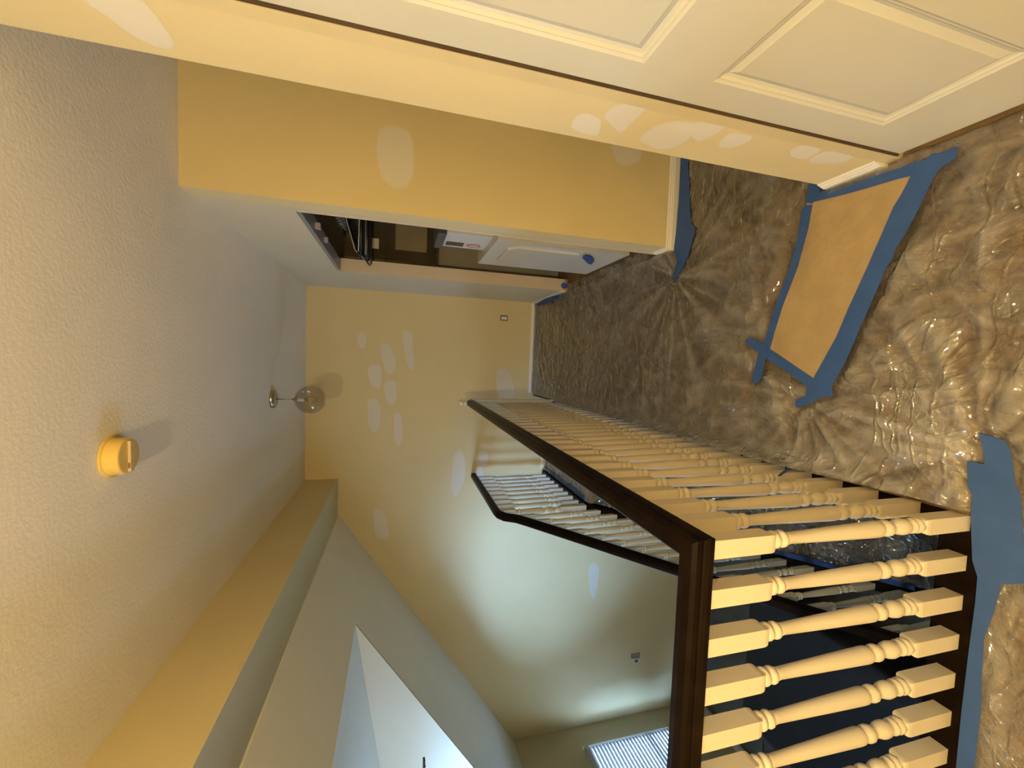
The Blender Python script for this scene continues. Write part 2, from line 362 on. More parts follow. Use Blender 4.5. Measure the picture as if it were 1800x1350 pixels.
# ------------------------------------------------------------------ spackle patches (parts of their walls)
def patch(px, wall, X=None, Y=None):
    P = [at(x, y, X=X, Y=Y) for x, y in px]
    n = Vector((-1, 0, 0)) if X is not None else Vector((0, -1, 0))
    # refine outline
    Q = []
    for i, p in enumerate(P):
        a, b, c_, d = P[i-1], p, P[(i+1) % len(P)], P[(i+2) % len(P)]
        for t in (0, .25, .5, .75):
            q = .5*((2*b)+(c_-a)*t+(2*a-5*b+4*c_-d)*t*t+(3*b-a-3*c_+d)*t**3); Q.append(q)
    c = sum(Q, Vector())/len(Q)
    verts, faces, fade = [c+n*.0009], [], [1.0]
    m = len(Q)
    for f, h, v in ((.5, .0009, 1), (.80, .0008, .95), (.93, .0006, .65), (1.06, .0003, 0)):
        for q in Q:
            jit = 1+.06*noise.noise(q*30)
            verts.append(c+(q-c)*f*jit+n*h); fade.append(v)
    for i in range(m): faces.append((0, 1+i, 1+(i+1) % m))
    for k in range(3):
        for i in range(m):
            a = 1+k*m+i; b = 1+k*m+(i+1) % m; faces.append((a, a+m, b+m, b))
    me = bpy.data.meshes.new('spackle_patch'); me.from_pydata(verts, [], faces)
    at_ = me.attributes.new('fade', 'FLOAT', 'POINT')
    for i, v in enumerate(fade): at_.data[i].value = v
    return link('spackle_patch', me, M_spackle(), wall, True)
for px in ([(148, -4), (240, -4), (275, 30), (300, 62), (306, 80), (290, 86), (262, 78), (230, 60), (190, 30)],
           [(1012, 205), (1030, 200), (1050, 206), (1057, 215), (1050, 237), (1020, 232), (1005, 224)],
           [(1062, 205), (1080, 186), (1110, 180), (1140, 186), (1128, 200), (1108, 218), (1090, 232), (1072, 218)],
           [(1125, 243), (1150, 222), (1185, 213), (1210, 214), (1225, 220), (1215, 240), (1190, 258), (1165, 262), (1140, 256)],
           [(1205, 225), (1235, 212), (1260, 214), (1275, 224), (1250, 240), (1225, 248)],
           [(1262, 256), (1275, 238), (1300, 234), (1322, 240), (1310, 252), (1285, 260)],
           [(1388, 268), (1405, 256), (1430, 255), (1442, 262), (1425, 276), (1400, 279)],
           [(1420, 284), (1445, 268), (1480, 266), (1500, 275), (1480, 286), (1440, 288)]): patch(px, wall_right, X=XR)
for px in ([(666, 228), (690, 220), (715, 228), (722, 238), (729, 270), (726, 310), (712, 330), (690, 330), (670, 310), (662, 270)],
           [(1075, 225), (1132, 225), (1130, 258), (1125, 280), (1105, 291), (1088, 288), (1078, 270)]): patch(px, wall_recess, Y=Y2)
for px in ([(629, 590), (636, 584), (643, 590), (644, 602), (638, 613), (631, 608), (628, 598)],
           [(670, 606), (680, 603), (690, 618), (696, 640), (688, 658), (680, 655), (672, 635)],
           [(647, 648), (655, 640), (668, 643), (671, 662), (668, 682), (656, 680), (648, 665)],
           [(675, 676), (684, 668), (696, 674), (697, 700), (690, 712), (680, 704)],
           [(708, 582), (724, 586), (726, 615), (728, 645), (720, 649), (714, 630), (709, 605)],
           [(647, 704), (663, 703), (669, 720), (668, 745), (660, 762), (650, 752), (646, 725)],
           [(693, 730), (703, 727), (707, 750), (706, 775), (698, 783), (693, 765)],
           [(873, 655), (882, 648), (893, 650), (902, 670), (903, 695), (885, 700), (874, 690)],
           [(797, 805), (806, 790), (815, 800), (818, 835), (810, 860), (800, 874), (793, 860), (794, 830)],
           [(838, 800), (845, 794), (858, 796), (856, 815), (850, 822), (838, 812)],
           [(836, 822), (846, 820), (850, 833), (842, 843), (834, 837)],
           [(656, 897), (664, 894), (674, 900), (680, 920), (684, 942), (674, 948), (661, 944), (657, 920)],
           [(1036, 994), (1046, 991), (1053, 1000), (1050, 1030), (1043, 1055), (1037, 1040), (1035, 1015)]): patch(px, wall_far, Y=Y3)

# ------------------------------------------------------------------ railings
def rings_profile():
    return [(.172, .0190), (.178, .0195), (.184, .0215), (.190, .0215), (.194, .0180), (.199, .0180), (.203, .0205), (.209, .0205), (.213, .0140),
            (.220, .0165), (.230, .0205), (.242, .0218), (.254, .0205), (.266, .0165), (.273, .0135), (.279, .0135), (.285, .0180), (.293, .0212), (.301, .0215), (.309, .0200), (.315, .0150),
            (.319, .0150), (.322, .0190), (.328, .0212), (.340, .0215), (.44, .0190), (.55, .0160), (.628, .0138), (.632, .0150), (.636, .0140),
            (.640, .0150), (.645, .0195), (.651, .0205), (.657, .0185), (.661, .0150), (.664, .0150), (.667, .0195), (.672, .0212), (.677, .0212), (.681, .0195), (.684, .0170), (.688, .0170)]
def sqblock(bm, w, z0, z1, c0=0, c1=0):
    """square block; c0/c1: rounded shoulder depth at lower / upper end"""
    lv = []
    if c0: lv += [(z0, w*.80), (z0+c0*.35, w*.93), (z0+c0, w)]
    else: lv += [(z0, w)]
    if c1: lv += [(z1-c1, w), (z1-c1*.35, w*.93), (z1, w*.80)]
    else: lv += [(z1, w)]
    R = [[bm.verts.new((sx*h, sy*h, z)) for sx, sy in ((-1, -1), (1, -1), (1, 1), (-1, 1))] for z, h in lv]
    for A, B in zip(R, R[1:]):
        for i in range(4): bm.faces.new((A[i], A[(i+1) % 4], B[(i+1) % 4], B[i]))
    bm.faces.new(R[0][::-1]); bm.faces.new(R[-1])
def baluster_mesh(name, w=.0215, L=.872, slope=0, rs=1.0, seg=16, b0=.176, b1=.684):
    """slope: run-wise cut of both ends for a stair rail"""
    bm = bmesh.new()
    prof = [(z, r*rs) for z, r in rings_profile()]
    lathe(bm, prof, seg)
    sm = set(bm.faces)
    sqblock(bm, w, 0, b0, 0, .014); sqblock(bm, w, b1, L, .014, 0)
    if slope:
        for v in bm.verts:
            if v.co.z < 1e-4 or v.co.z > L-1e-4: v.co.z += slope*v.co.y
    bmesh.ops.recalc_face_normals(bm, faces=bm.faces)
    for f in bm.faces: f.smooth = f in sm and len(f.verts) == 4
    me = bpy.data.meshes.new(name); bm.to_mesh(me); bm.free(); me.materials.append(M_bal()); return me
RX, RY, SP, RZ = -.405, .760, .1145, .872
rail = thing('landing_railing', 'cream turned balusters under dark brown handrail along the upstairs hall floor edge', 'railing', (RX, RY, 0))
bme = baluster_mesh('baluster')
def put(me, parent, loc, name='baluster', sz=1):
    o = bpy.data.objects.new(name, me); COL.objects.link(o); o.parent = parent; o.location = Vector(loc)-parent.location; o.scale = (1, 1, sz); return o
NB1 = 26
for k in range(NB1+1): put(bme, rail, (RX, RY+k*SP, 0))
NB2 = 8
for k in range(1, NB2+1): put(bme, rail, (RX-k*SP, RY, 0))
hp = [(-.033, 0), (-.034, .012), (-.030, .020), (-.027, .024), (-.029, .030), (-.028, .040), (-.020, .048), (0, .051), (.020, .048), (.028, .040), (.029, .030), (.027, .024), (.030, .020), (.034, .012), (.033, 0)]
def handrail(path, frames, parent, name='handrail', m=None):
    bm = bmesh.new(); sweep(bm, hp, [Vector(p) for p in path], frames)
    return child(name, bm, m or M_dark(), parent, False)
ZU = Vector((0, 0, 1))
yN = RY+(NB1+1)*SP
X_ = Vector((1, 0, 0)); Yv = Vector((0, 1, 0))
mit = (X_-Yv)          # mitred corner
handrail([(RX, yN-.02, RZ), (RX, RY, RZ), (XB, RY, RZ)], [(X_, ZU), ((X_-Yv), ZU), (-Yv, ZU)], rail)
# dark wood base strip under the balusters
child('base_strip', boxes((RX-.045, -.386, .701, 4.0, -.20, .001)), M_dark(), rail, bevel=.003)
child('base_strip', boxes((XB, RX-.0455, .701, RY+.045, -.24, .001)), M_dark(), rail, bevel=.004)
# newel by the far wall
bm = bmesh.new(); sqblock(bm, .036, 0, .925, 0, .012)
child_n = child('newel_post', bm, M_bal(), rail); child_n.location = (0, 0, 0)
child_n.matrix_parent_inverse = Matrix.Identity(4); child_n.location = (0, yN-RY+.015, 0)
bm = bmesh.new(); lathe(bm, [(.923, .024), (.930, .030), (.938, .030), (.944, .014), (.950, .013), (.956, .024), (.966, .031), (.978, .031), (.988, .022), (.993, .006)], 16)
fn = obj('finial', bm, M_bal(), child_n, True)

# ------------------------------------------------------------------ stairs
RUN, RISE, NS = .247, .1900, 13
st_y0 = 3.41
stairs = thing('staircase', 'dark wooden stairs going down beside the hall, behind the railing', 'stairs', (-.84, st_y0-NS*RUN, LF))
for i in range(NS-1):
    z = LAND-(i+1)*RISE; y1 = st_y0-i*RUN; y0 = y1-RUN
    child('tread', boxes((-1.292, -.386, y0-.025, y1, z-.03, z)), M_dark(), stairs)
    child('riser', boxes((-1.292, -.386, y1-.012, y1, z, z+RISE-.03)), M_dark(), stairs)
child('riser', boxes((-1.292, -.386, st_y0-NS*RUN+.235, st_y0-NS*RUN+.247, LF, LF+RISE-.03)), M_dark(), stairs)
SL = RISE/RUN
def nose(y): return LAND-SL*(st_y0-y)
bm = bmesh.new(); ya, yb = st_y0, st_y0-NS*RUN
prism(bm, [Vector((-1.365, ya+.02, nose(ya)+.045)), Vector((-1.365, yb, nose(yb)+.045)), Vector((-1.365, yb, LF)), Vector((-1.365, yb+.3, LF)), Vector((-1.365, ya+.02, nose(ya)-.26))], (.07, 0, 0))
child('stringer', bm, M_dark(), stairs)
child('fascia', boxes((-1.365, -1.300, st_y0+.02, Y3-.004, LAND-.10, LAND+.040)), M_dark(), stairs)

# stair railing over the open side
rail2 = thing('stair_railing', 'white balusters and dark handrail descending along the open side of the stairs', 'railing', (-1.335, st_y0, LAND+.04))
X3 = -1.335
L3 = .845
bm3 = baluster_mesh('baluster', .019, RZ)
for y in (4.50, 4.37, 4.24, 4.11, 3.98, 3.85, 3.72, 3.59): put(bm3, rail2, (X3, y, LAND+.04), sz=.82/.872)
bme4 = baluster_mesh('baluster', .019, RZ, SL)
HB = .775
for k in range(20):
    y = 3.305-k*.1235
    put(bme4, rail2, (X3, y, nose(y)+.045), sz=HB/.872)
bm = bmesh.new(); z0 = LAND+.04
sqblock(bm, .032, z0, z0+.25, 0, .014); lathe(bm, [(z0+.24, .026), (z0+.27, .030), (z0+.30, .019), (z0+.33, .029), (z0+.37, .030), (z0+.40, .018), (z0+.42, .029), (z0+.44, .030), (z0+.60, .023), (z0+.62, .020), (z0+.635, .028), (z0+.66, .019), (z0+.68, .026)], 18); sqblock(bm, .032, z0+.675, z0+.83, .014, 0)
for v in bm.verts: v.co += Vector((X3, 3.43, 0))
child('newel_post', bm, M_bal(), rail2)
HZ = LAND+.04+.82
def ns_z(y): return nose(y)+.045+HB
pth = [(X3, Y3-.004, HZ), (X3, 3.46, HZ), (X3, 3.40, HZ-.006), (X3, 3.345, HZ-.035), (X3, 3.29, ns_z(3.29)+.006), (X3, 3.2, ns_z(3.2)), (X3, .55, ns_z(.55))]
fr = []
for i, p in enumerate(pth):
    a = Vector(pth[max(0, i-1)]); b = Vector(pth[min(len(pth)-1, i+1)]); t = (a-b).normalized()
    u = X_.cross(t); u = u if u.z > 0 else -u; fr.append((X_, u.normalized()))
handrail(pth, fr, rail2)

ZT = .0135
TAPES = [
 ('wide blue tape strip along the kraft paper edge opposite the laundry closet',
  [(1685, 258), (1680, 278), (1654, 294), (1640, 314), (1630, 336), (1610, 376), (1592, 410), (1575, 436), (1570, 452), (1558, 470), (1528, 540), (1514, 570), (1502, 600), (1484, 640), (1462, 678), (1464, 697), (1444, 698), (1430, 706), (1408, 716), (1398, 716), (1398, 704), (1416, 696), (1418, 678), (1430, 664), (1470, 592), (1492, 540), (1524, 470), (1552, 406), (1570, 364), (1584, 342), (1601, 309), (1606, 284), (1624, 282), (1638, 270), (1658, 268)], ZT+.0012),
 ('narrow blue tape strip on the side of the kraft paper facing the laundry closet',
  [(1321, 672), (1328, 675), (1338, 666), (1346, 630), (1353, 614), (1362, 582), (1375, 540), (1402, 470), (1421, 400), (1428, 360), (1416, 360), (1410, 366), (1402, 420), (1388, 470), (1362, 540), (1346, 594), (1333, 620)], ZT+.0006),
 ('short blue tape strip crossing the railing end of the kraft paper',
  [(1310, 598), (1317, 593), (1340, 604), (1353, 613), (1430, 665), (1418, 679), (1396, 662), (1350, 632), (1332, 618), (1312, 604)], ZT),
 ('blue tape strip between the kraft paper and the baseboard',
  [(1437, 338), (1480, 327), (1536, 308), (1580, 296), (1610, 284), (1602, 309), (1580, 314), (1520, 332), (1480, 343), (1430, 355)], ZT+.0003),
 ('crumpled blue tape piece at the wall corner by the kraft paper',
  [(1425, 316), (1455, 319), (1455, 325), (1441, 326), (1441, 338), (1428, 358), (1415, 356), (1420, 330)], ZT+.0016),
 ('broad overlapping blue tape at the floor corner of the railing',
  [(1720, 761), (1765, 773), (1773, 784), (1779, 804), (1785, 851), (1795, 873), (1798, 920), (1803, 1026), (1760, 1027), (1746, 1080), (1730, 1120), (1726, 1180), (1724, 1250), (1712, 1352), (1680, 1352), (1690, 1250), (1702, 1150), (1714, 1060), (1718, 1014), (1709, 985), (1706, 905), (1709, 870), (1701, 855), (1700, 810), (1730, 816), (1728, 790)], .0135),
 ('blue tape strip along the white baseboard of the passage wall',
  [(1197, 262), (1207, 264), (1210, 300), (1212, 340), (1214, 390), (1222, 402), (1215, 430), (1208, 455), (1190, 488), (1181, 490), (1190, 460), (1184, 440), (1188, 410), (1193, 350)], .0135),
]
# ------------------------------------------------------------------ clear plastic sheeting
ANCH = [(at(1190, 487, Z=0), 1.0), (at(1722, 800, Z=0), 1.0), (at(1420, 706, Z=0), .8), (at(985, 700, Z=0), .9), (at(1030, 465, Z=0), .8), (at(1400, 818, Z=0), .8), (at(1455, 420, Z=0), .3)]
ANCH = [(Vector((a.x, a.y)), s) for a, s in ANCH]
KR = [at(x, y, Z=0) for x, y in ((1410, 340), (1660, 275), (1460, 700), (1335, 640))]
def in_kraft(x, y):
    # soft mask inside the paper quadrilateral
    d = 1e9
    for i in range(4):
        a, b = KR[i], KR[(i+1) % 4]; e = (b-a); n = Vector((e.y, -e.x)).normalized() if True else None
        s = (x-a.x)*n.x+(y-a.y)*n.y
        c = sum(KR, Vector())/4
        sc = (c.x-a.x)*n.x+(c.y-a.y)*n.y
        d = min(d, s if sc > 0 else -s)
    return max(0, min(1, (d+.03)/.04))
FLAT = []
def inside(x, y):
    for bb, P in FLAT:
        if bb[0] <= x <= bb[1] and bb[2] <= y <= bb[3]:
            c = False; j = len(P)-1
            for i in range(len(P)):
                if (P[i][1] > y) != (P[j][1] > y) and x < (P[j][0]-P[i][0])*(y-P[i][1])/(P[j][1]-P[i][1])+P[i][0]: c = not c
                j = i
            if c: return True
    return False
def crumple(x, y):
    wv = noise.noise_vector(Vector((x*2.3, y*2.3, 3)))*.18
    p = Vector((x+wv.x, y+wv.y, 0))
    n1 = 1-abs(noise.noise(p*5.0)); n2 = 1-abs(noise.noise(Vector((p.x*11, p.y*8, 5)))); n3 = 1-abs(noise.noise(Vector((p.x*17+p.y*9, p.y*20, 9))))
    big = noise.noise(Vector((x*1.6, y*1.2, 11)))
    a = .5+.5*noise.noise(Vector((x*1.3+4, y*1.3, 2)))
    h = .006*n1**3 + (.007*n2**4+.0022*n3**4)*(.35+1.1*a) + .004*max(0, big)
    fold = .55*max(0, n2-.80)*3*a + .3*max(0, n3-.86)*4*a
    for A, s in ANCH:
        dx, dy = x-A.x, y-A.y; r = sqrt(dx*dx+dy*dy)+1e-6
        if r < 1.1:
            th = atan2(dy, dx); q = 1-abs(noise.noise(Vector((th*3.6, r*.35, s*17+A.x*5))))
            e = exp(-r/.42)*min(1, r/.04)
            h += s*.016*q**6*e*min(1, r/.12)
            fold += s*.9*max(0, q-.78)*3.2*e
    return h, min(1, fold)
def sheet(name, label, dom, step, zf, extra=None):
    """dom: list of rectangles (x0,x1,y0,y1)"""
    idx, V, F, FO = {}, [], [], []
    def vert(i, j):
        if (i, j) not in idx:
            x, y = i*step, j*step
            z, f = zf(x, y); idx[i, j] = len(V); V.append((x, y, z)); FO.append(f)
        return idx[i, j]
    cells = set()
    for x0, x1, y0, y1 in dom:
        for i in range(round(x0/step), round(x1/step)):
            for j in range(round(y0/step), round(y1/step)): cells.add((i, j))
    for i, j in cells: F.append((vert(i, j), vert(i+1, j), vert(i+1, j+1), vert(i, j+1)))
    me = bpy.data.meshes.new(name); me.from_pydata(V, [], F)
    a = me.attributes.new('fold', 'FLOAT', 'POINT'); a.data.foreach_set('value', FO)
    return tag(link(name, me, M_plastic(), None, True), label, 'plastic sheet')
for lab, px, z in TAPES:
    P_ = [(p.x, p.y) for p in (at(x, y, Z=.01) for x, y in px)]; cx = sum(p[0] for p in P_)/len(P_); cy = sum(p[1] for p in P_)/len(P_)
    for d in ((0, 0), (.018, 0), (-.018, 0), (0, .018), (0, -.018)):
        Q_ = [(p[0]+d[0], p[1]+d[1]) for p in P_]
        FLAT.append(((min(p[0] for p in Q_), max(p[0] for p in Q_), min(p[1] for p in Q_), max(p[1] for p in Q_)), Q_))
def hall_z(x, y):
    h, f = crumple(x, y); k = in_kraft(x, y); h *= (1-k*.9); f *= 1-k
    if inside(x, y): h *= .12; f *= .3
    z = .004+h
    if x < -.30 and y > .80:                 # gathers up against the balusters
        u = (-.30-x)/.07; b = .5+.5*noise.noise(Vector((y*1.9, 3.3, 0)))
        g = min(1, max(0, (y-.85)/.40))*min(1, max(0, (3.95-y)/.3))
        z += u*u*g*(.045+.055*b); f = min(1, f+.55*u*g*(.4+b))
    if y < .72 and y > .60 and x < -.30: f = min(1, f+.35*(1-abs(y-.665)/.06) if abs(y-.665) < .06 else f)
    # rises a little at walls
    for d in ((XR-.012-x) if (y < Y1 or y > Y2) else 9, (Y3-.014-y)):
        if 0 <= d < .06: z += .02*(1-d/.06)**2
    return z, f
sheet('plastic_sheet', 'clear crinkled plastic sheeting covering the brown hall carpet', [(-.372, .684, .70, 4.608), (.684, .696, -.55, .984), (-1.42, .684, -.55, .70), (.684, 1.9, 1.236, 2.088), (.684, .756, 2.30, 3.70)], .012, hall_z)
def land_z(x, y):
    h, f = crumple(x*1.3+9, y*1.3); return LAND+.004+h*1.2, min(1, f+.12)
sheet('plastic_sheet', 'clear plastic sheeting on the small landing one step below the hall', [(-1.284, -.408, 3.43, 4.608)], .012, land_z)
def stair_z(x, y):
    h, f = crumple(x*1.2+3, y*1.1+7); ph = ((st_y0-y)/RUN) % 1.0
    return nose(y)+.035-.03*sin(pi*ph)+h*1.5, min(1, f+.06)
sheet('plastic_sheet', 'clear plastic sheeting draped down the dark stairs', [(-1.272, -.408, .50, 3.42)], .012, stair_z)

# ------------------------------------------------------------------ kraft paper and blue tape (outlines on the floor)
def flat(px, z=0, t=.0006, X=None, Y=None, rough=0, cuts=0):
    P = [at(x, y, Z=z) if X is None and Y is None else at(x, y, X=X, Y=Y) for x, y in px]
    bm = bmesh.new(); n = Vector((0, 0, -t)) if X is None and Y is None else (Vector((t, 0, 0)) if X is not None else Vector((0, t, 0)))
    prism(bm, P, n)
    if rough:
        bmesh.ops.triangulate(bm, faces=bm.faces)
        bmesh.ops.subdivide_edges(bm, edges=bm.edges, cuts=cuts or 3, use_grid_fill=True)
        for v in bm.verts: v.co.z += rough*noise.noise(v.co*14)
    return bm
kp = [(1418, 356), (1520, 329), (1610, 302), (1578, 364), (1560, 406), (1500, 540), (1431, 674), (1346, 616), (1356, 582), (1368, 540), (1395, 470), (1414, 400)]
P = [at(x, y, Z=.0115) for x, y in kp]
bm = bmesh.new(); c = sum(P, Vector())/len(P); R = [[bm.verts.new(c)]]
for f in (.2, .4, .6, .8, .92, 1.0): R.append([bm.verts.new(c+(p-c)*f) for p in [q for i, p0 in enumerate(P) for q in (p0, (p0+P[(i+1) % len(P)])/2)]])
n = len(R[1])
for i in range(n): bm.faces.new((R[0][0], R[1][i], R[1][(i+1) % n]))
for A, B in zip(R[1:], R[2:]):
    for i in range(n): bm.faces.new((A[i], B[i], B[(i+1) % n], A[(i+1) % n]))
for v in [v for r_ in R[:5] for v in r_]:
    v.co.z += (.002*max(0, noise.noise(v.co*9))+.0016*(1-abs(noise.noise(v.co*6+Vector((3, 1, 0)))))**6)
tag(obj('kraft_paper', bm, M_kraft(), None, True), 'tan kraft paper sheet edged with blue tape on the plastic', 'paper')
for lab, px, z in TAPES:
    tag(obj('masking_tape', flat(px, z), M_tape()), lab, 'tape', 'blue masking tape strips')
# small tape tabs on the closet threshold, wall and balusters
def tab(px, lab, **k): tag(obj('masking_tape', flat(px, **k), M_tape()), lab, 'tape', 'blue masking tape strips')
tab([(1023, 453), (1028, 449), (1038, 451), (1045, 458), (1040, 465), (1034, 464)], 'small blue tape tab holding the plastic at the closet threshold below the dryer', X=XR+.05, t=-.0008)
tab([(986, 500), (991, 496), (997, 500), (997, 506), (991, 508), (987, 505)], 'small blue tape tab on the closet jamb beside the white dryer', X=XR-.006, t=-.0008)
tab([(943, 534), (958, 525), (984, 517), (982, 524), (960, 534), (944, 539)], 'blue tape strip along the baseboard between laundry closet and far wall', z=.05)
tab([(969, 708), (979, 700), (987, 697), (990, 700), (982, 707)], 'small blue tape tab on the balusters beside the far newel post', X=-.378, t=-.0008)
tab([(1086, 736), (1097, 738), (1100, 734), (1092, 733)], 'tiny blue tape tab at the foot of the balusters midway along the hall', X=-.378, t=-.0008)
tab([(1366, 836), (1384, 822), (1398, 817), (1420, 819), (1419, 822), (1400, 821), (1388, 825), (1372, 837)], 'thin blue tape tab where the plastic edge is tied to a baluster', X=-.378, t=-.0008)
bm = bmesh.new()
prism(bm, [Vector((-1.298, 4.61, LAND+.010)), Vector((-1.245, 4.61, LAND+.020)), Vector((-1.250, 3.95, LAND+.020)), Vector((-1.235, 3.70, LAND+.020)), Vector((-1.250, 3.50, LAND+.020)), Vector((-1.298, 3.48, LAND+.010))], (0, 0, -.0008))
tag(obj('masking_tape', bm, M_tape()), 'blue tape strip along the dark edge of the small landing', 'tape', 'blue masking tape strips')
bm = bmesh.new(); pts = []
for k in range(15):
    y = 2.50-k*.06; wob = .02*noise.noise(Vector((y*4, 0, 0))); pts.append((y, wob))
A = [Vector((-1.294, y, nose(y)+.052)) for y, wv in pts]; B = [Vector((-1.262+wv*1.2, y, nose(y)+.056+abs(wv))) for y, wv in pts]
va = [bm.verts.new(p) for p in A]; vb = [bm.verts.new(p) for p in B]
for i in range(len(va)-1): bm.faces.new((va[i], va[i+1], vb[i+1], vb[i]))
r = bmesh.ops.solidify(bm, geom=bm.faces[:], thickness=.001)
tag(obj('masking_tape', bm, M_tape()), 'blue tape holding the stair plastic to the dark stringer', 'tape', 'blue masking tape strips')

# ------------------------------------------------------------------ smoke detector
SX, SY = -.366, 1.668
sd = thing('smoke_detector', 'yellowed round smoke detector on the hall ceiling', 'smoke detector', (SX, SY, ZC))
yl = mat('yellowed_plastic', (.72, .50, .13), .4, .05, 12)
bm = bmesh.new(); lathe(bm, [(-.006, .072), (0, .073)], 40, (SX, SY, ZC)); child('mounting_plate', bm, yl, sd, True)
bm = bmesh.new(); lathe(bm, [(-.048, .056), (-.046, .060), (-.012, .063), (-.006, .063)], 40, (SX, SY, ZC)); child('body', bm, yl, sd, False)
bm = boxes((SX-.052, SX+.052, SY-.008, SY+.010, ZC-.056, ZC-.0475)); child('sensor_bar', bm, mat('tan_plastic', (.55, .42, .22), .5, .05, 8), sd, bevel=.002)
bm = boxes((SX-.040, SX-.022, SY-.011, SY-.0075, ZC-.054, ZC-.050)); child('test_button', bm, mat('brown_plastic', (.2, .12, .04), .5, .05, 8), sd)

# ------------------------------------------------------------------ pendant lights
def pendant(x, y, label, bulb_on, gz=2.203):
    p = thing('pendant_light', label, 'pendant light', (x, y, ZC), 'clear glass pendants along the hall')
    R_ = .108
    bm = bmesh.new(); lathe(bm, [(-.026, .060), (-.024, .066), (-.004, .068), (0, .068)], 32, (x, y, ZC)); child('canopy', bm, M_chrome(), p, True)
    bm = bmesh.new(); lathe(bm, [(gz+.115, .004), (ZC-.026, .004)], 10, (x, y, 0)); child('rod', bm, M_chrome(), p, True)
    bm = bmesh.new(); lathe(bm, [(gz+.098, .022), (gz+.112, .020), (gz+.126, .010), (gz+.132, .005)], 20, (x, y, 0)); child('cap', bm, M_chrome(), p, True)
    bm = bmesh.new(); lathe(bm, [(gz+.045, .016), (gz+.098, .018)], 16, (x, y, 0)); child('socket', bm, M_white(), p, True)
    prof = []
    for i in range(22):
        a = radians(12+i*(158-12)/21); prof.append((gz+R_*cos(a)*(1.0 if cos(a) < 0 else 1.06), R_*sin(a)))
    bm = bmesh.new(); lathe(bm, prof, 36, (x, y, 0), cap=False); child('globe', bm, M_glass('pendant_glass', (.78, .76, .72), 1.4), p, True)
    bm = bmesh.new(); lathe(bm, [(gz-.052, .004), (gz-.048, .016), (gz-.035, .026), (gz-.015, .030), (gz+.01, .026), (gz+.035, .014), (gz+.05, .013)], 18, (x, y, 0))
    if bulb_on:
        m, nt, b = nodes_of('lit_bulb'); b.inputs['Emission Color'].default_value = (1, .76, .40, 1); b.inputs['Emission Strength'].default_value = 12
    else: m = M_glass('bulb_glass', (.9, .86, .78), 1.6, .05)
    child('bulb', bm, m, p, True)
    if bulb_on:
        l = bpy.data.lights.new('lamp', 'POINT'); l.energy = LAMP_W; l.color = (1, .81, .45); l.shadow_soft_size = .022
        lo = bpy.data.objects.new('lamp', l); COL.objects.link(lo); lo.parent = p; lo.location = (0, 0, gz-.075-ZC)
    return p
pendant(-.350, 3.470, 'unlit clear glass globe pendant hanging near the far wall', False)
pendant(-.47, -.50, 'lit clear glass globe pendant hanging beside the door end of the hall', True, 2.16)

# ------------------------------------------------------------------ outlets without cover plates
def outlet(x, z, label, w, h, second=False):
    o = thing('wall_outlet', label, 'outlet', (x, Y3, z))
    child('box', boxes((x-w/2-.006, x+w/2+.006, Y3-.002, Y3+.0, z-h/2-.006, z+h/2+.006)), mat('dark_box', (.06, .045, .025), .7, .1, 9), o)
    child('receptacle', boxes((x-w/2+.004, x+w/2-.008, Y3-.008, Y3-.002, z-h/2+.004, z+h/2-.004)), M_white(), o, bevel=.001)
    return o
outlet(.500, .390, 'small outlet without cover plate low on the far hall wall', .048, .075)
o = thing('thermostat', 'small grey and white wall control on the stairwell wall', 'thermostat', (-3.883, Y3, -1.59))
child('plate', boxes((-3.905, -3.845, Y3-.008, Y3, -1.655, -1.520)), mat('grey_plate', (.28, .24, .19), .5, .05, 8), o, bevel=.002)
child('housing', boxes((-3.965, -3.907, Y3-.025, Y3, -1.650, -1.545)), M_white(), o, bevel=.003)
child('display', boxes((-3.955, -3.918, Y3-.0262, Y3-.025, -1.618, -1.565)), mat('grey_display', (.12, .12, .12), .3, .05, 8), o)

# ------------------------------------------------------------------ laundry closet contents
DX, DYa, DYb, DT = .765, 2.565, 3.245, .965
d = thing('clothes_dryer', 'white front-loading dryer standing in the laundry closet', 'dryer', (DX+.33, (DYa+DYb)/2, 0))
bm = boxes((DX, DX+.68, DYa, DYb, .03, DT)); child('body', bm, M_app(), d, smooth=False, bevel=.045)
bm = bmesh.new()
oct_ = [(DYa+.10, .36), (DYb-.16, .36), (DYb-.12, .40), (DYb-.12, .76), (DYb-.22, .86), (DYa+.16, .86), (DYa+.10, .80)]
prism(bm, [Vector((DX-.014, y, z)) for y, z in oct_], (.016, 0, 0)); dd = child('dryer_door', bm, M_app(), d, bevel=.004)
bm = bmesh.new(); hy = DYb-.42+.03
tube(bm, [(DX-.017, DYb-.405, .79), (DX-.022, DYb-.400, .78), (DX-.022, DYb-.400, .57), (DX-.017, DYb-.405, .56)], .006, 8)
hh = obj('handle', bm, mat('white_handle', (.8, .8, .78), .3, .01, 4), dd); hh.matrix_parent_inverse = Matrix.Translation(-d.location)
child('console', boxes((DX+.56, DX+.68, DYa, DYb, DT-.01, DT+.16)), M_app(), d, bevel=.02)
for sx in (.05, .62):
    for yy in (DYa+.06, DYb-.06):
        bm = bmesh.new(); lathe(bm, [(0, .025), (.035, .018)], 12, (DX+sx, yy, 0)); child('foot', bm, M_black(), d)
bx = thing('detergent_box', 'white box with dark lid standing on the dryer', 'box', (.90, 2.86, DT))
child('carton', boxes((.815, 1.00, 2.70, 3.035, DT+.001, 1.270)), mat('white_carton', (.56, .55, .51), .5, .03, 4), bx, bevel=.006)
child('lid', boxes((.800, 1.012, 2.69, 3.050, 1.270, 1.325)), mat('slate_lid', (.045, .055, .075), .4, .05, 5), bx, bevel=.012)
child('label', boxes((.8135, .815, 2.905, 3.000, 1.125, 1.250)), mat('black_label', (.012, .014, .02), .3, .1, 5), bx)
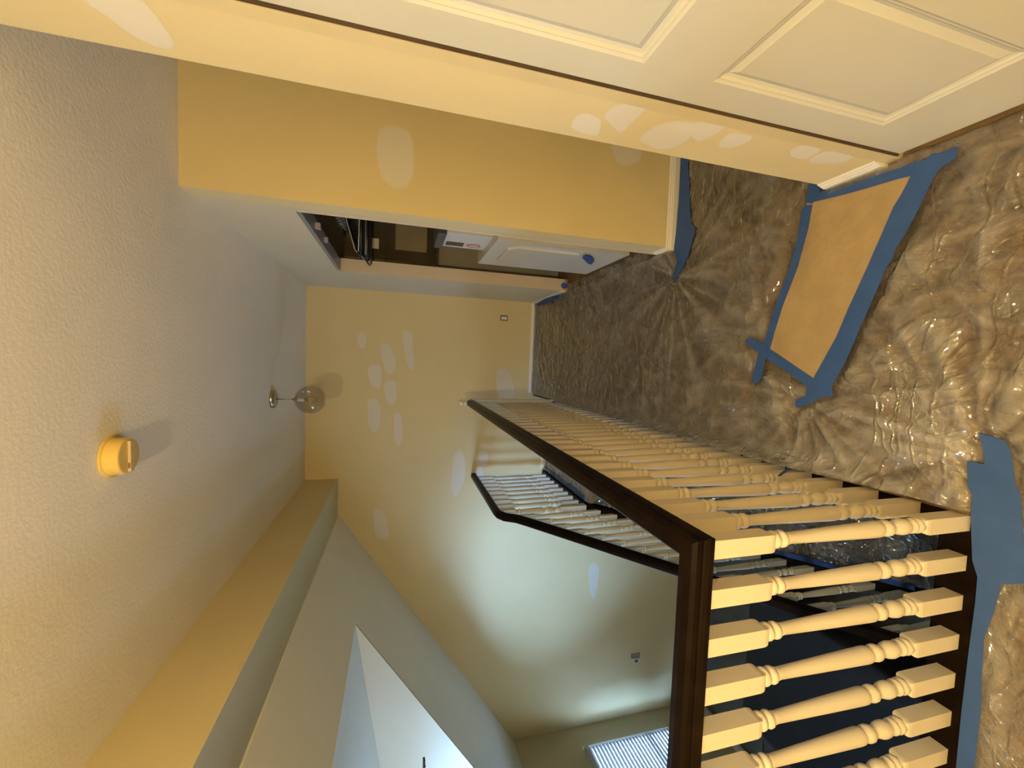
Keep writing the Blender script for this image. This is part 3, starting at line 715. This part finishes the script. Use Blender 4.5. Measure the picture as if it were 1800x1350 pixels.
bm = bmesh.new(); lathe(bm, [(0, .050), (.0015, .050)], 28, (.8135, 2.950, 1.055), axis='x'); child('round_sticker', bm, mat('orange_sticker', (.42, .13, .04), .5, .1, 6), bx)
bm = bmesh.new(); lathe(bm, [(0, .038), (.0015, .038)], 28, (.8125, 2.950, 1.055), axis='x'); child('sticker_centre', bm, mat('pink_sticker', (.50, .33, .24), .5, .25, 30), bx)
cb = thing('wall_cabinet', 'dark wooden cabinet on the closet end wall behind the dryer', 'cabinet', (1.13, 3.97, 1.25))
dk = mat('dark_cabinet', (.050, .034, .016), .25, .3, 5)
child('body', boxes((.815, 1.49, 3.76, 3.978, 1.25, 2.02)), dk, cb)
child('cabinet_door', boxes((.83, 1.48, 3.742, 3.758, 1.685, 2.00)), mat('smoked_panel', (.06, .042, .02), .12, .3, 4), cb, bevel=.003)
child('cabinet_door', boxes((.83, 1.48, 3.742, 3.758, 1.27, 1.655)), dk, cb, bevel=.003)
child('inset_panel', boxes((.93, 1.38, 3.738, 3.742, 1.335, 1.60)), mat('beige_panel', (.20, .15, .075), .4, .1, 4), cb, bevel=.002)
child('note', boxes((.92, 1.005, 3.738, 3.742, 1.735, 1.80)), mat('cream_note', (.50, .42, .26), .7, .05, 10), cb)
bm = bmesh.new(); tube(bm, [(1.05, Y2+.12, 2.0), (1.05, 3.735, 2.0)], .014, 12)
tag(obj('closet_rod', bm, mat('closet_rod', (.12, .10, .08), .4, .1, 5)), 'dark rod for hangers across the laundry closet', 'closet rod')
def hanger(y, rz, r, m, label, drop=.13, half=.21):
    h = thing('coat_hanger', label, 'hanger', (1.05, y, 2.014), 'coat hangers in the laundry closet')
    h.rotation_euler = (0, 0, rz)
    bm = bmesh.new()
    hook = [(.018*cos(a)+.0, 0, .004+.018*sin(a)) for a in [radians(t) for t in range(-30, 200, 23)]]
    hook = [(-x, 0, z) for x, _, z in hook]
    tube(bm, hook[::-1]+[(0, 0, -.03), (0, 0, -.06)], .0022, 8); obj('hook', bm, mat('hanger_wire', (.55, .54, .52), .3, .05, 5, metal=.7), h, True)
    bm = bmesh.new(); tube(bm, [(0, 0, -.055), (-.04, 0, -.063), (-half+.02, 0, -.055-drop+.015), (-half, 0, -.055-drop), (-half+.015, 0, -.065-drop), (half-.015, 0, -.065-drop), (half, 0, -.055-drop), (half-.02, 0, -.055-drop+.015), (.04, 0, -.063)], r, 8, closed=True)
    obj('frame', bm, m, h, True)
hanger(3.46, -.05, .013, M_black(), 'thick black coat hanger hanging between two white wire hangers in the closet', .10, .27)
hanger(3.40, .10, .0035, mat('white_wire', (.6, .6, .62), .35, .02, 5), 'thin white wire coat hanger turned at an angle on the closet rod', .085, .265)
hanger(3.52, .02, .013, M_black(), 'thick black coat hanger with low bar hanging on the closet rod', .14, .28)
hanger(3.57, .06, .0035, MATS['white_wire'], 'thin white wire coat hanger beside the slim black hanger in the closet', .12, .27)
hanger(3.63, -.03, .006, M_black(), 'slim black coat hanger closest to the closet jamb', .16, .30)

# ------------------------------------------------------------------ great room below: sofa, ottoman, ceiling fan
def cloth_z(x, y):
    n = 1-abs(noise.noise(Vector((x*2.2, y*2.2, 4)))); n2 = 1-abs(noise.noise(Vector((x*5, y*4, 8))))
    return LF+.004+.018*n**8+.010*n2**8
bm = bmesh.new(); G = [[bm.verts.new((-4.62+3.2*i/90, 3.58+1.0*j/34, cloth_z(-4.62+3.2*i/90, 3.58+1.0*j/34))) for j in range(35)] for i in range(91)]
for i in range(90):
    for j in range(34): bm.faces.new((G[i][j], G[i+1][j], G[i+1][j+1], G[i][j+1]))
tag(obj('drop_cloth', bm, mat('grey_drop_cloth', (.085, .080, .068), .85, .15, 6, .2, 40, 4), None, True), 'creased grey drop cloth on the downstairs floor along the wall', 'drop cloth')
nv = mat('navy_cloth', (.006, .0065, .009), .8, .2, 6, .3, 25, 4)
ot = thing('covered_table', 'low table under a dark navy cloth in the room downstairs', 'table', (-3.08, 2.68, LF))
bm = boxes((-3.80, -2.35, 1.90, 3.45, LF+.44, LF+.47)); child('table_top', bm, M_dark(), ot)
for x in (-3.73, -2.42):
    for y in (1.97, 3.38): child('leg', boxes((x-.03, x+.03, y-.03, y+.03, LF, LF+.44)), M_dark(), ot)
bm = bmesh.new(); nx, ny = 44, 34; G = []
for i in range(nx+1):
    row = []
    for j in range(ny+1):
        x = -3.97+1.79*i/nx; y = 1.73+1.89*j/ny
        ox = max(0, -3.81-x, x+2.34); oy = max(0, 1.89-y, y-3.46); o_ = max(ox, oy)
        z = LF+.476+.004*noise.noise(Vector((x*5, y*5, 0)))-(o_*2.6 if o_ > 0 else 0)
        x = min(max(x, -3.82-ox*.15), -2.33+ox*.15); y = min(max(y, 1.88-oy*.15), 3.47+oy*.15)
        wv = .015*noise.noise(Vector((x*6, y*6, 2))) if o_ > 0 else 0
        row.append(bm.verts.new((x+wv, y+wv, max(LF+.01, z))))
    G.append(row)
for i in range(nx):
    for j in range(ny): bm.faces.new((G[i][j], G[i+1][j], G[i+1][j+1], G[i][j+1]))
tag(obj('tablecloth', bm, nv, None, True), 'dark navy cloth hanging over the low table downstairs', 'cloth')
tip = at(740, 1318, Y=2.35); FX, FY, FZ = tip.x-.715, tip.y-.02, tip.z-.02
fan = thing('ceiling_fan', 'dark ceiling fan whose blade tip shows below the dormer', 'ceiling fan', (FX, FY, FZ))
bm = bmesh.new(); lathe(bm, [(FZ-.10, .03), (FZ-.09, .09), (FZ-.02, .11), (FZ+.05, .10), (FZ+.08, .04)], 24, (FX, FY, 0)); child('motor', bm, M_black(), fan, True)
bm = bmesh.new(); lathe(bm, [(FZ+.07, .012), (dorm_z(FX)-.03, .012)], 10, (FX, FY, 0)); child('downrod', bm, M_black(), fan, True)
bm = bmesh.new(); lathe(bm, [(dorm_z(FX)-.06, .06), (dorm_z(FX)-.005, .065)], 20, (FX, FY, 0)); child('canopy', bm, M_black(), fan, True)
for k in range(3):
    a = 2*pi*k/3+.02
    bm = bmesh.new(); box(bm, .14, .66, -.030, .030, -.005, .005)
    for v in bm.verts: v.co.z += v.co.y*.05; v.co.y *= .75+.35*(v.co.x-.14)/.52
    bmesh.ops.bevel(bm, geom=[e for e in bm.edges if abs(e.verts[0].co.x-.66) < 1e-4 and abs(e.verts[1].co.x-.66) < 1e-4 and abs(e.verts[0].co.y-e.verts[1].co.y) < 1e-4], offset=.02, segments=3, affect='EDGES')
    box(bm, .08, .16, -.015, .015, -.012, -.005)
    bmesh.ops.transform(bm, matrix=Matrix.Translation((FX, FY, FZ)) @ Matrix.Rotation(a, 4, 'Z'), verts=bm.verts)
    child('blade', bm, mat('dark_blade', (.03, .024, .02), .4, .2, 5), fan)
